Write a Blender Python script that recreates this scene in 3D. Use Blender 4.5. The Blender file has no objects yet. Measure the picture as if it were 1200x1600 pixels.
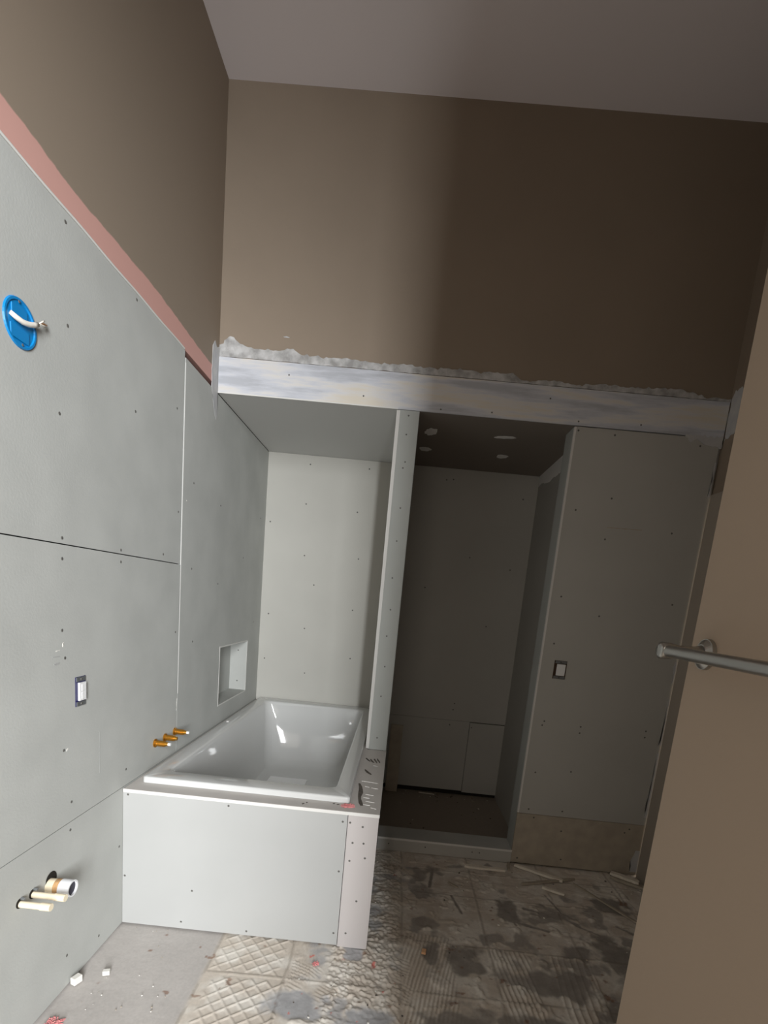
import bpy, bmesh, math, random
import numpy as np
from mathutils import Vector, Matrix
random.seed(7)
scene = bpy.context.scene
COL = scene.collection

# ------------------------------------------------------------------ camera
cam_d = bpy.data.cameras.new('camera'); cam = bpy.data.objects.new('camera', cam_d); COL.objects.link(cam)
pitch, yaw, roll = -0.1759, -0.0159, 0.0966
cp, sp, cy_, sy_ = math.cos(pitch), math.sin(pitch), math.cos(yaw), math.sin(yaw)
F = Vector((sy_*cp, cy_*cp, sp)); R0 = Vector((cy_, -sy_, 0)); U0 = R0.cross(F)
RR = math.cos(roll)*R0 + math.sin(roll)*U0
UU = -math.sin(roll)*R0 + math.cos(roll)*U0
M = Matrix(((RR.x, UU.x, -F.x, 0.8639), (RR.y, UU.y, -F.y, -1.6081), (RR.z, UU.z, -F.z, 1.1974), (0, 0, 0, 1)))
cam.matrix_world = M
cam_d.sensor_fit = 'HORIZONTAL'; cam_d.sensor_width = 36.0
cam_d.lens = 803.4*36/1200
cam_d.shift_y = (1081.9-800)/1200
cam_d.clip_start = 0.02
scene.camera = cam

# ------------------------------------------------------------------ light
w = bpy.data.worlds.new('world'); scene.world = w; w.use_nodes = True
bg = w.node_tree.nodes['Background']; bg.inputs[0].default_value = (1.0, 0.90, 0.79, 1); bg.inputs[1].default_value = 0.8

def area(name, loc, rot, sx, sy, power, col):
    l = bpy.data.lights.new(name, 'AREA'); l.shape = 'RECTANGLE'; l.size = sx; l.size_y = sy; l.energy = power; l.color = col
    o = bpy.data.objects.new(name, l); COL.objects.link(o); o.location = loc; o.rotation_euler = rot
    return o
# daylight through the tall windows of the room beyond the doorway (two lights with a mullion between)
area('window_light', (1.54, -4.6, 1.85), (math.radians(90), 0, 0), 0.32, 2.3, 150, (0.95, 0.98, 1.0))
area('window_light', (2.16, -4.6, 1.85), (math.radians(90), 0, 0), 0.85, 2.3, 165, (0.95, 0.98, 1.0))

scene.view_settings.view_transform = 'Standard'
scene.view_settings.look = 'None'
scene.view_settings.gamma = 1.0
scene.view_settings.use_curve_mapping = False
scene.view_settings.exposure = 0.6

# ------------------------------------------------------------------ materials
def s2l(c):
    c = c/255.0
    return c/12.92 if c <= 0.04045 else ((c+0.055)/1.055)**2.4
def rgb(r, g, b): return (s2l(r), s2l(g), s2l(b), 1.0)

def mat(name, col, rough=0.8, spec=0.3, metal=0.0, var=0.0, scale=8.0, bump=0.0, bscale=150.0, coat=0.0, col2=None):
    m = bpy.data.materials.new(name); m.use_nodes = True
    nt = m.node_tree; b = nt.nodes['Principled BSDF']
    b.inputs['Base Color'].default_value = col
    b.inputs['Roughness'].default_value = rough
    b.inputs['Specular IOR Level'].default_value = spec
    b.inputs['Metallic'].default_value = metal
    b.inputs['Coat Weight'].default_value = coat
    tc = nt.nodes.new('ShaderNodeTexCoord')
    if var > 0 or col2:
        n = nt.nodes.new('ShaderNodeTexNoise'); n.inputs['Scale'].default_value = scale; n.inputs['Detail'].default_value = 5
        nt.links.new(tc.outputs['Object'], n.inputs['Vector'])
        mx = nt.nodes.new('ShaderNodeMix'); mx.data_type = 'RGBA'
        mr = nt.nodes.new('ShaderNodeMapRange'); mr.inputs['From Min'].default_value = 0.35; mr.inputs['From Max'].default_value = 0.65
        nt.links.new(n.outputs['Fac'], mr.inputs['Value']); nt.links.new(mr.outputs[0], mx.inputs['Factor'])
        c1 = tuple(max(0, c*(1-var)) for c in col[:3])+(1,); c2 = col2 if col2 else tuple(min(1, c*(1+var)) for c in col[:3])+(1,)
        mx.inputs[6].default_value = c1; mx.inputs[7].default_value = c2
        nt.links.new(mx.outputs[2], b.inputs['Base Color'])
    if bump > 0:
        n2 = nt.nodes.new('ShaderNodeTexNoise'); n2.inputs['Scale'].default_value = bscale; n2.inputs['Detail'].default_value = 3
        nt.links.new(tc.outputs['Object'], n2.inputs['Vector'])
        bp = nt.nodes.new('ShaderNodeBump'); bp.inputs['Strength'].default_value = bump; bp.inputs['Distance'].default_value = 0.002
        nt.links.new(n2.outputs['Fac'], bp.inputs['Height']); nt.links.new(bp.outputs[0], b.inputs['Normal'])
    return m

M_BROWN = mat('brown wall paint', rgb(143, 129, 114), 0.7, 0.25, var=0.03, scale=3, bump=0.15)
M_CEIL = mat('ceiling paint', rgb(228, 221, 222), 0.9, 0.1, bump=0.1)
M_BOARD = mat('grey backer board', rgb(180, 181, 177), 0.85, 0.2, var=0.05, scale=5, bump=0.15)
M_DRY = mat('drywall paper', rgb(178, 176, 170), 0.8, 0.2, var=0.02, scale=4, bump=0.08)
M_DRYG = mat('grey green drywall', rgb(170, 172, 168), 0.8, 0.2, var=0.02, scale=6)
M_EDGE = mat('white drywall edge', rgb(215, 213, 209), 0.8, 0.2)
M_MUD = mat('joint compound', rgb(196, 195, 193), 0.75, 0.2, bump=0.3, bscale=60, col2=rgb(182, 182, 184), var=0.02, scale=22)
M_MUD2 = mat('dry white compound', rgb(236, 234, 232), 0.8, 0.2)
M_DARK = mat('dark cavity shade', rgb(45, 42, 38), 0.9, 0.1)  # near-black colour that paints the shade of gaps and cavities
M_SCREW = mat('screw steel', rgb(92, 90, 86), 0.5, 0.5)
M_TUB = mat('white acrylic', rgb(202, 202, 200), 0.07, 0.5, coat=0.3)
M_BLUE = mat('blue plastic', rgb(6, 125, 190), 0.35, 0.5)
M_NAVY = mat('navy plastic', rgb(42, 40, 92), 0.4, 0.5)
M_WHITEP = mat('white plastic', rgb(232, 232, 232), 0.35, 0.5)
M_CABLE = mat('white cable', rgb(228, 222, 212), 0.5, 0.4)
M_COPPER = mat('copper', rgb(196, 140, 90), 0.35, 0.5, metal=0.8)
M_BRASS = mat('brass', rgb(205, 150, 60), 0.28, 0.5, metal=0.9)
M_CREAM = mat('cream pipe', rgb(236, 222, 194), 0.4, 0.4)
M_PVC = mat('white pvc', rgb(228, 228, 230), 0.35, 0.5)
M_GLUE = mat('brown glue stain', rgb(190, 150, 105), 0.6, 0.3, var=0.2, scale=60)
M_STEEL = mat('galvanised steel', rgb(140, 143, 145), 0.4, 0.5, metal=0.7)
M_NICKEL = mat('brushed nickel', rgb(170, 168, 163), 0.3, 0.5, metal=0.9)
M_DOOR = mat('door paint', rgb(160, 150, 138), 0.55, 0.3)
M_SMEAR = mat('dark adhesive', rgb(98, 92, 86), 0.8, 0.2, var=0.2, scale=60)
M_PINKF = mat('pink fibre', rgb(215, 140, 140), 0.9, 0.1, var=0.15, scale=80)
M_CHIP = mat('drywall chip', rgb(225, 222, 215), 0.9, 0.1)
M_SCRAP = mat('paper faced scrap', rgb(170, 160, 145), 0.9, 0.1, var=0.08, scale=20)
M_STAIN = mat('wood jamb dark', rgb(70, 52, 40), 0.7, 0.2)
M_PINKP = mat('pink backing paper', rgb(200, 150, 138), 0.85, 0.15, var=0.03, scale=6)
M_SMEARG = mat('grey smear', rgb(168, 168, 166), 0.85, 0.1, var=0.08, scale=40)

# header board finish: broad drifts of compound over primer
def header_mat():
    m = bpy.data.materials.new('sanded compound over board'); m.use_nodes = True
    nt = m.node_tree; b = nt.nodes['Principled BSDF']; b.inputs['Roughness'].default_value = 0.75
    tc = nt.nodes.new('ShaderNodeTexCoord'); mp = nt.nodes.new('ShaderNodeMapping')
    mp.inputs['Scale'].default_value = (1.6, 1, 14); nt.links.new(tc.outputs['Object'], mp.inputs['Vector'])
    n = nt.nodes.new('ShaderNodeTexNoise'); n.inputs['Scale'].default_value = 1.7; n.inputs['Detail'].default_value = 6; n.inputs['Roughness'].default_value = 0.6
    nt.links.new(mp.outputs[0], n.inputs['Vector'])
    cr = nt.nodes.new('ShaderNodeValToRGB'); e = cr.color_ramp.elements
    e[0].position = 0.36; e[0].color = rgb(176, 178, 184); e[1].position = 0.66; e[1].color = rgb(212, 204, 190)
    k = e.new(0.47); k.color = rgb(196, 198, 205); k = e.new(0.55); k.color = rgb(210, 208, 207)
    nt.links.new(n.outputs['Fac'], cr.inputs[0]); nt.links.new(cr.outputs[0], b.inputs['Base Color'])
    return m
M_HEAD = header_mat()

# ------------------------------------------------------------------ helpers
def link(name, me, m=None, parent=None):
    o = bpy.data.objects.new(name, me); COL.objects.link(o)
    if m is not None: me.materials.append(m)
    if parent is not None: o.parent = parent
    return o
def tag(o, label=None, cat=None, group=None, kind=None):
    if label: o['label'] = label
    if cat: o['category'] = cat
    if group: o['group'] = group
    if kind: o['kind'] = kind
    return o
def struct(o): o['kind'] = 'structure'; return o
def empty(name, loc=(0, 0, 0), rz=0.0):
    o = bpy.data.objects.new(name, None); COL.objects.link(o); o.location = loc; o.rotation_euler = (0, 0, rz)
    o.empty_display_size = 0.05
    return o
def bm_box(bm, a, b, mtx=None):
    vs = [bm.verts.new(Vector((x, y, z)) if mtx is None else mtx @ Vector((x, y, z))) for x in (a[0], b[0]) for y in (a[1], b[1]) for z in (a[2], b[2])]
    for f in ((0, 1, 3, 2), (4, 6, 7, 5), (0, 4, 5, 1), (2, 3, 7, 6), (0, 2, 6, 4), (1, 5, 7, 3)):
        bm.faces.new([vs[i] for i in f])
def bm_cyl(bm, p0, p1, r0, r1=None, n=24, caps=True):
    r1 = r0 if r1 is None else r1
    p0, p1 = Vector(p0), Vector(p1); ax = (p1-p0).normalized()
    t = Vector((0, 0, 1)) if abs(ax.z) < 0.9 else Vector((1, 0, 0))
    u = ax.cross(t).normalized(); v = ax.cross(u)
    A = [bm.verts.new(p0+r0*(math.cos(6.28318*i/n)*u+math.sin(6.28318*i/n)*v)) for i in range(n)]
    B = [bm.verts.new(p1+r1*(math.cos(6.28318*i/n)*u+math.sin(6.28318*i/n)*v)) for i in range(n)]
    for i in range(n): bm.faces.new((A[i], A[(i+1) % n], B[(i+1) % n], B[i]))
    if caps: bm.faces.new(A); bm.faces.new(B[::-1])
def bm_tube(bm, pts, r, n=12, caps=True):
    pts = [Vector(p) for p in pts]; rs = r if isinstance(r, (list, tuple)) else [r]*len(pts)
    rings = []; u = None
    for i, p in enumerate(pts):
        t = (pts[min(i+1, len(pts)-1)]-pts[max(i-1, 0)]).normalized()
        if u is None:
            h = Vector((0, 0, 1)) if abs(t.z) < 0.9 else Vector((1, 0, 0)); u = t.cross(h).normalized()
        u = (u-t*u.dot(t)).normalized(); v = t.cross(u)
        rings.append([bm.verts.new(p+rs[i]*(math.cos(6.28318*k/n)*u+math.sin(6.28318*k/n)*v)) for k in range(n)])
    for a, b in zip(rings, rings[1:]):
        for k in range(n): bm.faces.new((a[k], a[(k+1) % n], b[(k+1) % n], b[k]))
    if caps: bm.faces.new(rings[0]); bm.faces.new(rings[-1][::-1])
def fin(bm, name, m, parent=None, smooth=False, bevel=0.0):
    bmesh.ops.recalc_face_normals(bm, faces=bm.faces)
    me = bpy.data.meshes.new(name); bm.to_mesh(me); bm.free()
    if smooth:
        for p in me.polygons: p.use_smooth = True
    o = link(name, me, m, parent)
    if bevel > 0:
        md = o.modifiers.new('bevel', 'BEVEL'); md.width = bevel; md.segments = 2; md.limit_method = 'ANGLE'
    return o
def box(name, a, b, m, parent=None, bevel=0.0):
    bm = bmesh.new(); bm_box(bm, a, b); return fin(bm, name, m, parent, bevel=bevel)
def prism(name, pts, axis, lo, hi, m, parent=None):
    """polygon pts (2D, in the two other axes) pushed out from lo to hi along axis"""
    bm = bmesh.new(); rings = []
    for t in (lo, hi):
        rings.append([bm.verts.new({0: (t, p[0], p[1]), 1: (p[0], t, p[1]), 2: (p[0], p[1], t)}[axis]) for p in pts])
    n = len(pts); bm.faces.new(rings[0]); bm.faces.new(rings[1][::-1])
    for i in range(n): bm.faces.new((rings[0][i], rings[0][(i+1) % n], rings[1][(i+1) % n], rings[1][i]))
    bmesh.ops.triangulate(bm, faces=[f for f in bm.faces if len(f.verts) > 4])
    return fin(bm, name, m, parent)
def rough_line(pts, step, amp, seed=1):
    """resample a polyline with ragged offsets"""
    rnd = random.Random(seed); out = []
    for (a, b) in zip(pts, pts[1:]):
        L = math.hypot(b[0]-a[0], b[1]-a[1]); n = max(1, int(L/step))
        nx, ny = -(b[1]-a[1])/L, (b[0]-a[0])/L
        for i in range(n):
            t = i/n; k = rnd.gauss(0, amp)
            out.append((a[0]+(b[0]-a[0])*t+nx*k, a[1]+(b[1]-a[1])*t+ny*k))
    out.append(pts[-1]); return out

# screws: one dimple head mesh per facing, copies share it
_screw = {}
def screw(parent, p, axis, sgn, r=0.0042):
    key = (axis, sgn, r)
    if key not in _screw:
        bm = bmesh.new(); d = Vector((0, 0, 0)); d[axis] = sgn
        bm_cyl(bm, (0, 0, 0), d*0.0008, r, r*0.75, 12)
        bmesh.ops.recalc_face_normals(bm, faces=bm.faces)
        me = bpy.data.meshes.new('screw'); bm.to_mesh(me); bm.free(); me.materials.append(M_SCREW); _screw[key] = me
    o = bpy.data.objects.new('screw', _screw[key]); COL.objects.link(o); o.location = p; o.parent = parent
    return o

Wd, Yh, Yb, Zc, Zh, Xp, X2, X3, Zb, HD = 0.8626, 0.7418, 1.6026, 3.1226, 1.9965, 0.7695, 1.52, 2.1307, 2.0146, 0.5
XR = 2.142; YF = -1.66; XC = 1.60

# ------------------------------------------------------------------ floor
def vnoise(X, Y, f, seed):
    rs = np.random.RandomState(seed); g = rs.rand(256, 256)
    x = X*f+37.3; y = Y*f+91.7; xi = np.floor(x).astype(int); yi = np.floor(y).astype(int)
    fx = x-xi; fy = y-yi; fx = fx*fx*(3-2*fx); fy = fy*fy*(3-2*fy)
    a = g[xi % 256, yi % 256]; b = g[(xi+1) % 256, yi % 256]; c = g[xi % 256, (yi+1) % 256]; d = g[(xi+1) % 256, (yi+1) % 256]
    return (a*(1-fx)+b*fx)*(1-fy)+(c*(1-fx)+d*fx)*fy
def fbm(X, Y, f, seed, o=4):
    s = 0; amp = 0.5
    for i in range(o): s = s+amp*vnoise(X, Y, f*2**i, seed+i); amp *= 0.5
    return s/0.94
def ss(a, b, x): t = np.clip((x-a)/(b-a), 0, 1); return t*t*(3-2*t)

def build_floor():
    x0, x1, y0, y1, st = -0.02, 2.16, -0.75, 0.80, 0.0035
    nx = int((x1-x0)/st)+1; ny = int((y1-y0)/st)+1
    xs = np.linspace(x0, x1, nx); ys = np.linspace(y0, y1, ny); X, Y = np.meshgrid(xs, ys, indexing='ij')
    n1 = fbm(X, Y, 7, 1); n2 = fbm(X, Y, 28, 9); n3 = fbm(X, Y, 90, 21, 2)
    h = 0.0010*n1+0.0008*n2; col = np.zeros((nx, ny, 3)); slab = np.zeros((nx, ny))
    def ridge(ang, period, wob=0.012, sharp=0.45):
        a = math.radians(ang); u = X*math.cos(a)+Y*math.sin(a)+wob*(fbm(X, Y, 5, 33)-0.5)
        t = np.abs(((u/period) % 1)-0.5)*2
        return ss(sharp, 1, t)
    def cell(ax, bx, ay, by, soft=0.012):
        return ss(ax, ax+soft, X+0.02*(n2-0.5))*(1-ss(bx-soft, bx, X+0.02*(n2-0.5)))*ss(ay, ay+soft, Y+0.02*(n2-0.5))*(1-ss(by-soft, by, Y+0.02*(n2-0.5)))
    # waffle prints left by the lifted tiles
    waf = np.maximum(ridge(38, 0.036, .008, .72), ridge(-52, 0.036, .008, .72))
    w1 = cell(0.37, 0.60, -0.175, 0.02); w2 = cell(0.39, 0.63, -0.8, -0.19)
    h += 0.0035*(w1+w2)*waf*(0.55+0.6*n1)
    # straight trowel ridges
    h += 0.003*cell(0.60, 0.70, -0.2, 0.02)*ridge(8, 0.011, .01)
    mixr = np.maximum(ridge(30, 0.016, .03, .5), ridge(-38, 0.02, .03, .6)*(n1 > 0.5))
    h += 0.0022*cell(0.74, 0.985, -0.34, 0.80)*mixr*(0.35+n2)+0.0045*cell(0.74, 0.985, -0.34, 0.80)*ss(.45, .62, fbm(X, Y*1.8, 60, 61))
    h += 0.0025*cell(0.62, 1.02, -0.8, -0.02)*ridge(62, 0.013, .05, .5)*ss(.42, .6, fbm(X, Y, 14, 50))
    h += 0.004*cell(0.98, 1.17, -0.32, 0.12)*ridge(-12, 0.013, .02)*ss(.3, .5, n1)
    h += 0.004*cell(1.30, 1.44, -0.32, 0.08)*ridge(6, 0.016, .02)*ss(.3, .5, n1)
    h += 0.004*cell(1.50, 1.66, -0.32, 0.08)*ridge(-4, 0.022, .02)
    h += 0.0035*cell(1.66, 1.95, -0.32, 0.30)*ridge(-40, 0.045, .03)
    h += 0.0025*cell(1.0, 2.0, 0.12, 0.72)*ss(.55, .72, fbm(X*1.0, Y*2.2, 9, 71))
    # thinset lumps
    h += 0.005*ss(.60, .78, fbm(X, Y, 20, 81))*ss(0.60, 0.68, X)
    # tile joints
    jt = np.zeros_like(X)
    for jx in (0.36, 0.615, 0.985, 1.30, 1.64, 1.97): jt = np.maximum(jt, 1-ss(0.002, 0.007, np.abs(X-jx+0.012*(fbm(X, Y, 4, int(jx*100))-0.5))))
    for jy in (-0.51, -0.175, 0.075, 0.40, 0.60): jt = np.maximum(jt, (1-ss(0.002, 0.007, np.abs(Y-jy+0.012*(fbm(X, Y, 4, int(200+jy*100))-0.5))))*ss(.36, .37, X))
    h += 0.002*jt*ss(.35, .5, n1)
    # bare slab areas, dark where the adhesive came off
    def blob(cx, cy, rx, ry, seed): return 1-ss(0.7, 1.15, (((X-cx)/rx)**4+((Y-cy)/ry)**4)**.25+1.5*(fbm(X, Y, 19, seed)-0.5))
    for b in ((1.20, 0.015, .07, .085, 5), (1.62, .10, .06, .05, 6), (1.52, -0.07, .10, .07, 7), (1.17, -.29, .12, .05, 8), (1.60, 0.33, .10, .03, 11), (1.42, .33, .04, .07, 12),
              (1.80, .10, .08, .12, 13), (0.66, -0.27, .10, .06, 14), (0.90, -.30, .07, .05, 15), (1.9, .45, .08, .06, 16), (1.72, -.18, .1, .08, 17), (0.82, -.02, .04, .05, 18), (1.09, .0, .03, .08, 19), (1.38, -.27, .1, .05, 22)):
        slab = np.maximum(slab, blob(*b))
    slab = np.maximum(slab, ss(.60, .72, fbm(X, Y, 11, 95))*ss(.62, .7, X)*0.8)
    # long dark scrapes
    for (ax, ay, bx, by, wd) in ((1.40, .40, 1.44, .24, .006), (1.44, .26, 1.56, .22, .007), (1.58, .40, 1.70, .27, .009), (1.70, .27, 1.78, .22, .006), (1.50, .36, 1.60, .33, .008), (1.20, .40, 1.23, .28, .005), (1.62, .48, 1.66, .33, .004), (1.13, .60, 1.11, .45, .006), (1.86, .30, 1.93, .24, .008)):
        L2 = (bx-ax)**2+(by-ay)**2; t = np.clip(((X-ax)*(bx-ax)+(Y-ay)*(by-ay))/L2, 0, 1)
        dd = np.hypot(X-ax-t*(bx-ax), Y-ay-t*(by-ay))+0.012*(n2-0.5)
        slab = np.maximum(slab, 1-ss(wd*.6, wd*1.5, dd))
    h = h*(1-0.75*slab)
    base = np.array(rgb(213, 202, 189)[:3]); lite = np.array(rgb(230, 223, 213)[:3]); shade_side = ss(0.98, 1.06, X)[..., None]; dark = np.array(rgb(180, 179, 180)[:3])*(1-shade_side)+np.array(rgb(154, 147, 140)[:3])*shade_side; conc = np.array(rgb(198, 192, 187)[:3])  # slab tint lighter left, darker right: daylight and shade painted in
    k = ss(.35, .65, fbm(X, Y, 16, 101))[..., None]
    col = base*(1-k)+lite*k
    cz = (1-ss(.35, .37, X))[..., None]; col = col*(1-cz)+(conc*(0.88+0.24*n1[..., None]))*cz
    col = col*(1-slab[..., None])+dark*(0.8+0.5*n2[..., None])*slab[..., None]
    jj = (jt*ss(.3, .5, n2))[..., None]*0.35; col = col*(1-jj)+np.array(rgb(120, 108, 94)[:3])*jj
    pk = (ss(.80, .84, fbm(X, Y, 30, 131))*(1-ss(1.0, 1.02, X))*ss(.55, .6, X))[..., None]; col = col*(1-pk)+np.array(rgb(215, 130, 120)[:3])*pk
    rs_ = (ss(.79, .84, fbm(X, Y, 24, 151)))[..., None]*0.7; col = col*(1-rs_)+np.array(rgb(140, 100, 76)[:3])*rs_
    h = h+0.0006*n3
    h -= h.max()*0+0.004
    h[0, :] = h[-1, :] = -0.003; h[:, 0] = h[:, -1] = -0.003
    co = np.stack([X, Y, h], -1).reshape(-1, 3)
    idx = np.arange(nx*ny).reshape(nx, ny)
    q = np.stack([idx[:-1, :-1], idx[1:, :-1], idx[1:, 1:], idx[:-1, 1:]], -1).reshape(-1, 4)
    # plain slab for the rest of the room, the alcove and the closet, plus a skirt below
    ext = []; ev = []
    def quad(a, b, c, d, z=-0.003):
        n = len(ev); ev.extend([(a, c, z), (b, c, z), (b, d, z), (a, d, z)]); ext.append([n, n+1, n+2, n+3])
    quad(-0.3, 2.4, -6.0, y0); quad(-0.3, x0, y0, 1.9); quad(x1, 2.4, y0, 1.9); quad(x0, x1, y1, 1.9)
    quad(-0.3, 2.4, -6.0, 1.9, -0.08)
    N = len(co); co = np.vstack([co, np.array(ev)]); q = np.vstack([q, np.array(ext)+N])
    me = bpy.data.meshes.new('floor')
    me.vertices.add(len(co)); me.vertices.foreach_set('co', co.astype(np.float32).ravel())
    me.loops.add(q.size); me.loops.foreach_set('vertex_index', q.ravel().astype(np.int32))
    me.polygons.add(len(q)); me.polygons.foreach_set('loop_start', np.arange(0, q.size, 4, dtype=np.int32)); me.polygons.foreach_set('loop_total', np.full(len(q), 4, dtype=np.int32))
    me.update(calc_edges=True)
    at = me.color_attributes.new('thinset', 'FLOAT_COLOR', 'POINT')
    cc = np.ones((len(co), 4), dtype=np.float32); cc[:N, :3] = col.reshape(-1, 3); cc[N:, :3] = np.array(rgb(160, 149, 137)[:3])
    at.data.foreach_set('color', cc.ravel())
    m = bpy.data.materials.new('thinset over slab'); m.use_nodes = True; nt = m.node_tree; b = nt.nodes['Principled BSDF']
    a = nt.nodes.new('ShaderNodeAttribute'); a.attribute_name = 'thinset'
    n = nt.nodes.new('ShaderNodeTexNoise'); n.inputs['Scale'].default_value = 120; n.inputs['Detail'].default_value = 4
    tc = nt.nodes.new('ShaderNodeTexCoord'); nt.links.new(tc.outputs['Object'], n.inputs['Vector'])
    mx = nt.nodes.new('ShaderNodeMix'); mx.data_type = 'RGBA'; mx.blend_type = 'MULTIPLY'; mx.inputs['Factor'].default_value = 0.25
    nt.links.new(a.outputs['Color'], mx.inputs[6]); nt.links.new(n.outputs['Fac'], mx.inputs[7]); nt.links.new(mx.outputs[2], b.inputs['Base Color'])
    b.inputs['Roughness'].default_value = 0.62; b.inputs['Specular IOR Level'].default_value = 0.35
    o = link('floor', me, m); struct(o)
    return o
build_floor()

# ------------------------------------------------------------------ room shell
struct(box('ceiling', (-0.3, YF-0.15, Zc), (XR+0.2, Yh+0.2, Zc+0.12), M_CEIL))
# painted left wall above the backer boards with the stripped pink band
def left_wall_mat():
    m = bpy.data.materials.new('brown paint over stripped board'); m.use_nodes = True; nt = m.node_tree; b = nt.nodes['Principled BSDF']
    b.inputs['Roughness'].default_value = 0.72; b.inputs['Specular IOR Level'].default_value = 0.25
    tc = nt.nodes.new('ShaderNodeTexCoord'); sep = nt.nodes.new('ShaderNodeSeparateXYZ'); nt.links.new(tc.outputs['Object'], sep.inputs[0])
    n = nt.nodes.new('ShaderNodeTexNoise'); n.inputs['Scale'].default_value = 26; n.inputs['Detail'].default_value = 5; nt.links.new(tc.outputs['Object'], n.inputs['Vector'])
    n0 = nt.nodes.new('ShaderNodeTexNoise'); n0.inputs['Scale'].default_value = 2.5; n0.inputs['Detail'].default_value = 1; nt.links.new(tc.outputs['Object'], n0.inputs['Vector'])
    a = nt.nodes.new('ShaderNodeMath'); a.operation = 'MULTIPLY_ADD'; a.inputs[1].default_value = 0.010; nt.links.new(n.outputs['Fac'], a.inputs[0]); nt.links.new(sep.outputs['Z'], a.inputs[2])
    a2 = nt.nodes.new('ShaderNodeMath'); a2.operation = 'MULTIPLY_ADD'; a2.inputs[1].default_value = 0.03; nt.links.new(n0.outputs['Fac'], a2.inputs[0]); nt.links.new(a.outputs[0], a2.inputs[2])
    g = nt.nodes.new('ShaderNodeMapRange'); g.inputs['From Min'].default_value = 2.100; g.inputs['From Max'].default_value = 2.104; nt.links.new(a2.outputs[0], g.inputs['Value'])
    mx = nt.nodes.new('ShaderNodeMix'); mx.data_type = 'RGBA'; mx.inputs[6].default_value = rgb(204, 158, 148); mx.inputs[7].default_value = rgb(143, 129, 114)
    nt.links.new(g.outputs[0], mx.inputs['Factor']); nt.links.new(mx.outputs[2], b.inputs['Base Color'])
    return m
wl = struct(box('wall_left', (-0.15, YF-0.15, Zb), (-0.0015, Yh+0.012, Zc), left_wall_mat()))
struct(box('wall_left', (-0.22, YF-0.15, -0.06), (-0.135, Yb+0.15, Zb), M_DARK))
# painted wall over the header, ends at the soffit
wb = struct(box('wall_back', (-0.15, Yh+0.004, Zh+0.10), (XR+0.2, Yh+0.13, Zc), M_BROWN))
hd = struct(box('trim_1', (0.0, Yh-0.0025, Zh), (X3+0.006, Yh+0.0035, 2.137), M_HEAD))
hd['label'] = 'white plastered header board over the alcove and closet'
bmh = bmesh.new(); bm_box(bmh, (0.0, Yh+0.0035, Zh+0.001), (XR, Yh+0.004, Zh+0.1)); fin(bmh, 'backing', M_DRY, hd)
# thin bead along the header's lower arris
box('edge_bead', (0.0, Yh-0.004, Zh-0.001), (Xp, Yh-0.0025, Zh+0.004), M_EDGE, hd)
for px, pz in ((0.62, 2.035), (0.95, 2.01), (1.165, 2.016), (1.53, 2.012), (1.79, 2.02), (0.30, 2.09), (1.40, 2.09)):
    screw(hd, (px, Yh-0.0025, pz), 1, -1, 0.0036)
# ragged feathered compound above header
top = [(-0.001, 2.185), (0.015, 2.190), (0.028, 2.212), (0.05, 2.222), (0.075, 2.198), (0.11, 2.186), (0.17, 2.178), (0.25, 2.180), (0.31, 2.192), (0.335, 2.172), (0.44, 2.170), (0.55, 2.172), (0.66, 2.166), (0.80, 2.168), (0.92, 2.165), (0.99, 2.172),
       (1.10, 2.168), (1.18, 2.172), (1.23, 2.172), (1.27, 2.150), (1.34, 2.154), (1.44, 2.158), (1.5, 2.150), (1.62, 2.164), (1.74, 2.160), (1.84, 2.166), (1.92, 2.172), (1.99, 2.158), (2.04, 2.146), (2.11, 2.150), (XR, 2.15)]
def compound_strip():
    rnd = random.Random(3); line = rough_line(top, 0.011, 0.0022, 5)
    bot = [(XR, 2.1385)]+[(x, 2.1375+rnd.uniform(0.0005, 0.004)) for x in np.linspace(2.09, 0.03, 110)]+[(0.0, 2.138)]
    return prism('compound_patch', line+bot, 1, Yh+0.0045, Yh-0.0005, mat('feathered compound', rgb(172, 170, 168), 0.8, 0.2, bump=0.5, bscale=90, col2=rgb(196, 195, 194), var=0.25, scale=28), hd)
compound_strip()
prism('compound_patch', rough_line([(0.266, 2.236), (0.279, 2.2385), (0.292, 2.236), (0.290, 2.233), (0.268, 2.234), (0.266, 2.236)], 0.004, 0.0004, 2)[:-1], 1, Yh+0.0045, Yh+0.0032, M_MUD, wb)
prism('compound_patch', rough_line([(0.672, 1.99), (0.668, 2.10), (0.672, 2.150), (0.69, 2.172), (0.71, 2.160), (0.741, 2.175), (0.7415, 1.985), (0.7415, 1.90), (0.730, 1.885), (0.712, 1.90), (0.69, 1.95), (0.672, 1.99)], 0.012, 0.002, 4)[:-1], 0, -0.002, 0.0008, M_MUD, wl)
# right wall: brown above, board below, plaster in the corner
wr = struct(box('wall_right', (XR, -0.754, 1.772), (XR+0.15, Yh+0.02, Zc), M_BROWN))
wrl = struct(box('wall_right', (XR-0.012, -0.754, -0.06), (XR+0.15, Yh-0.006, 1.768), M_DOOR))
prism('compound_patch', rough_line([(0.74, 1.985), (0.74, 2.15), (0.72, 2.17), (0.69, 2.175), (0.64, 2.178), (0.61, 2.17), (0.62, 1.99), (0.68, 2.0), (0.74, 1.985)], 0.01, 0.004, 8)[:-1], 0, XR+0.002, XR-0.002, M_MUD, wr)
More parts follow.
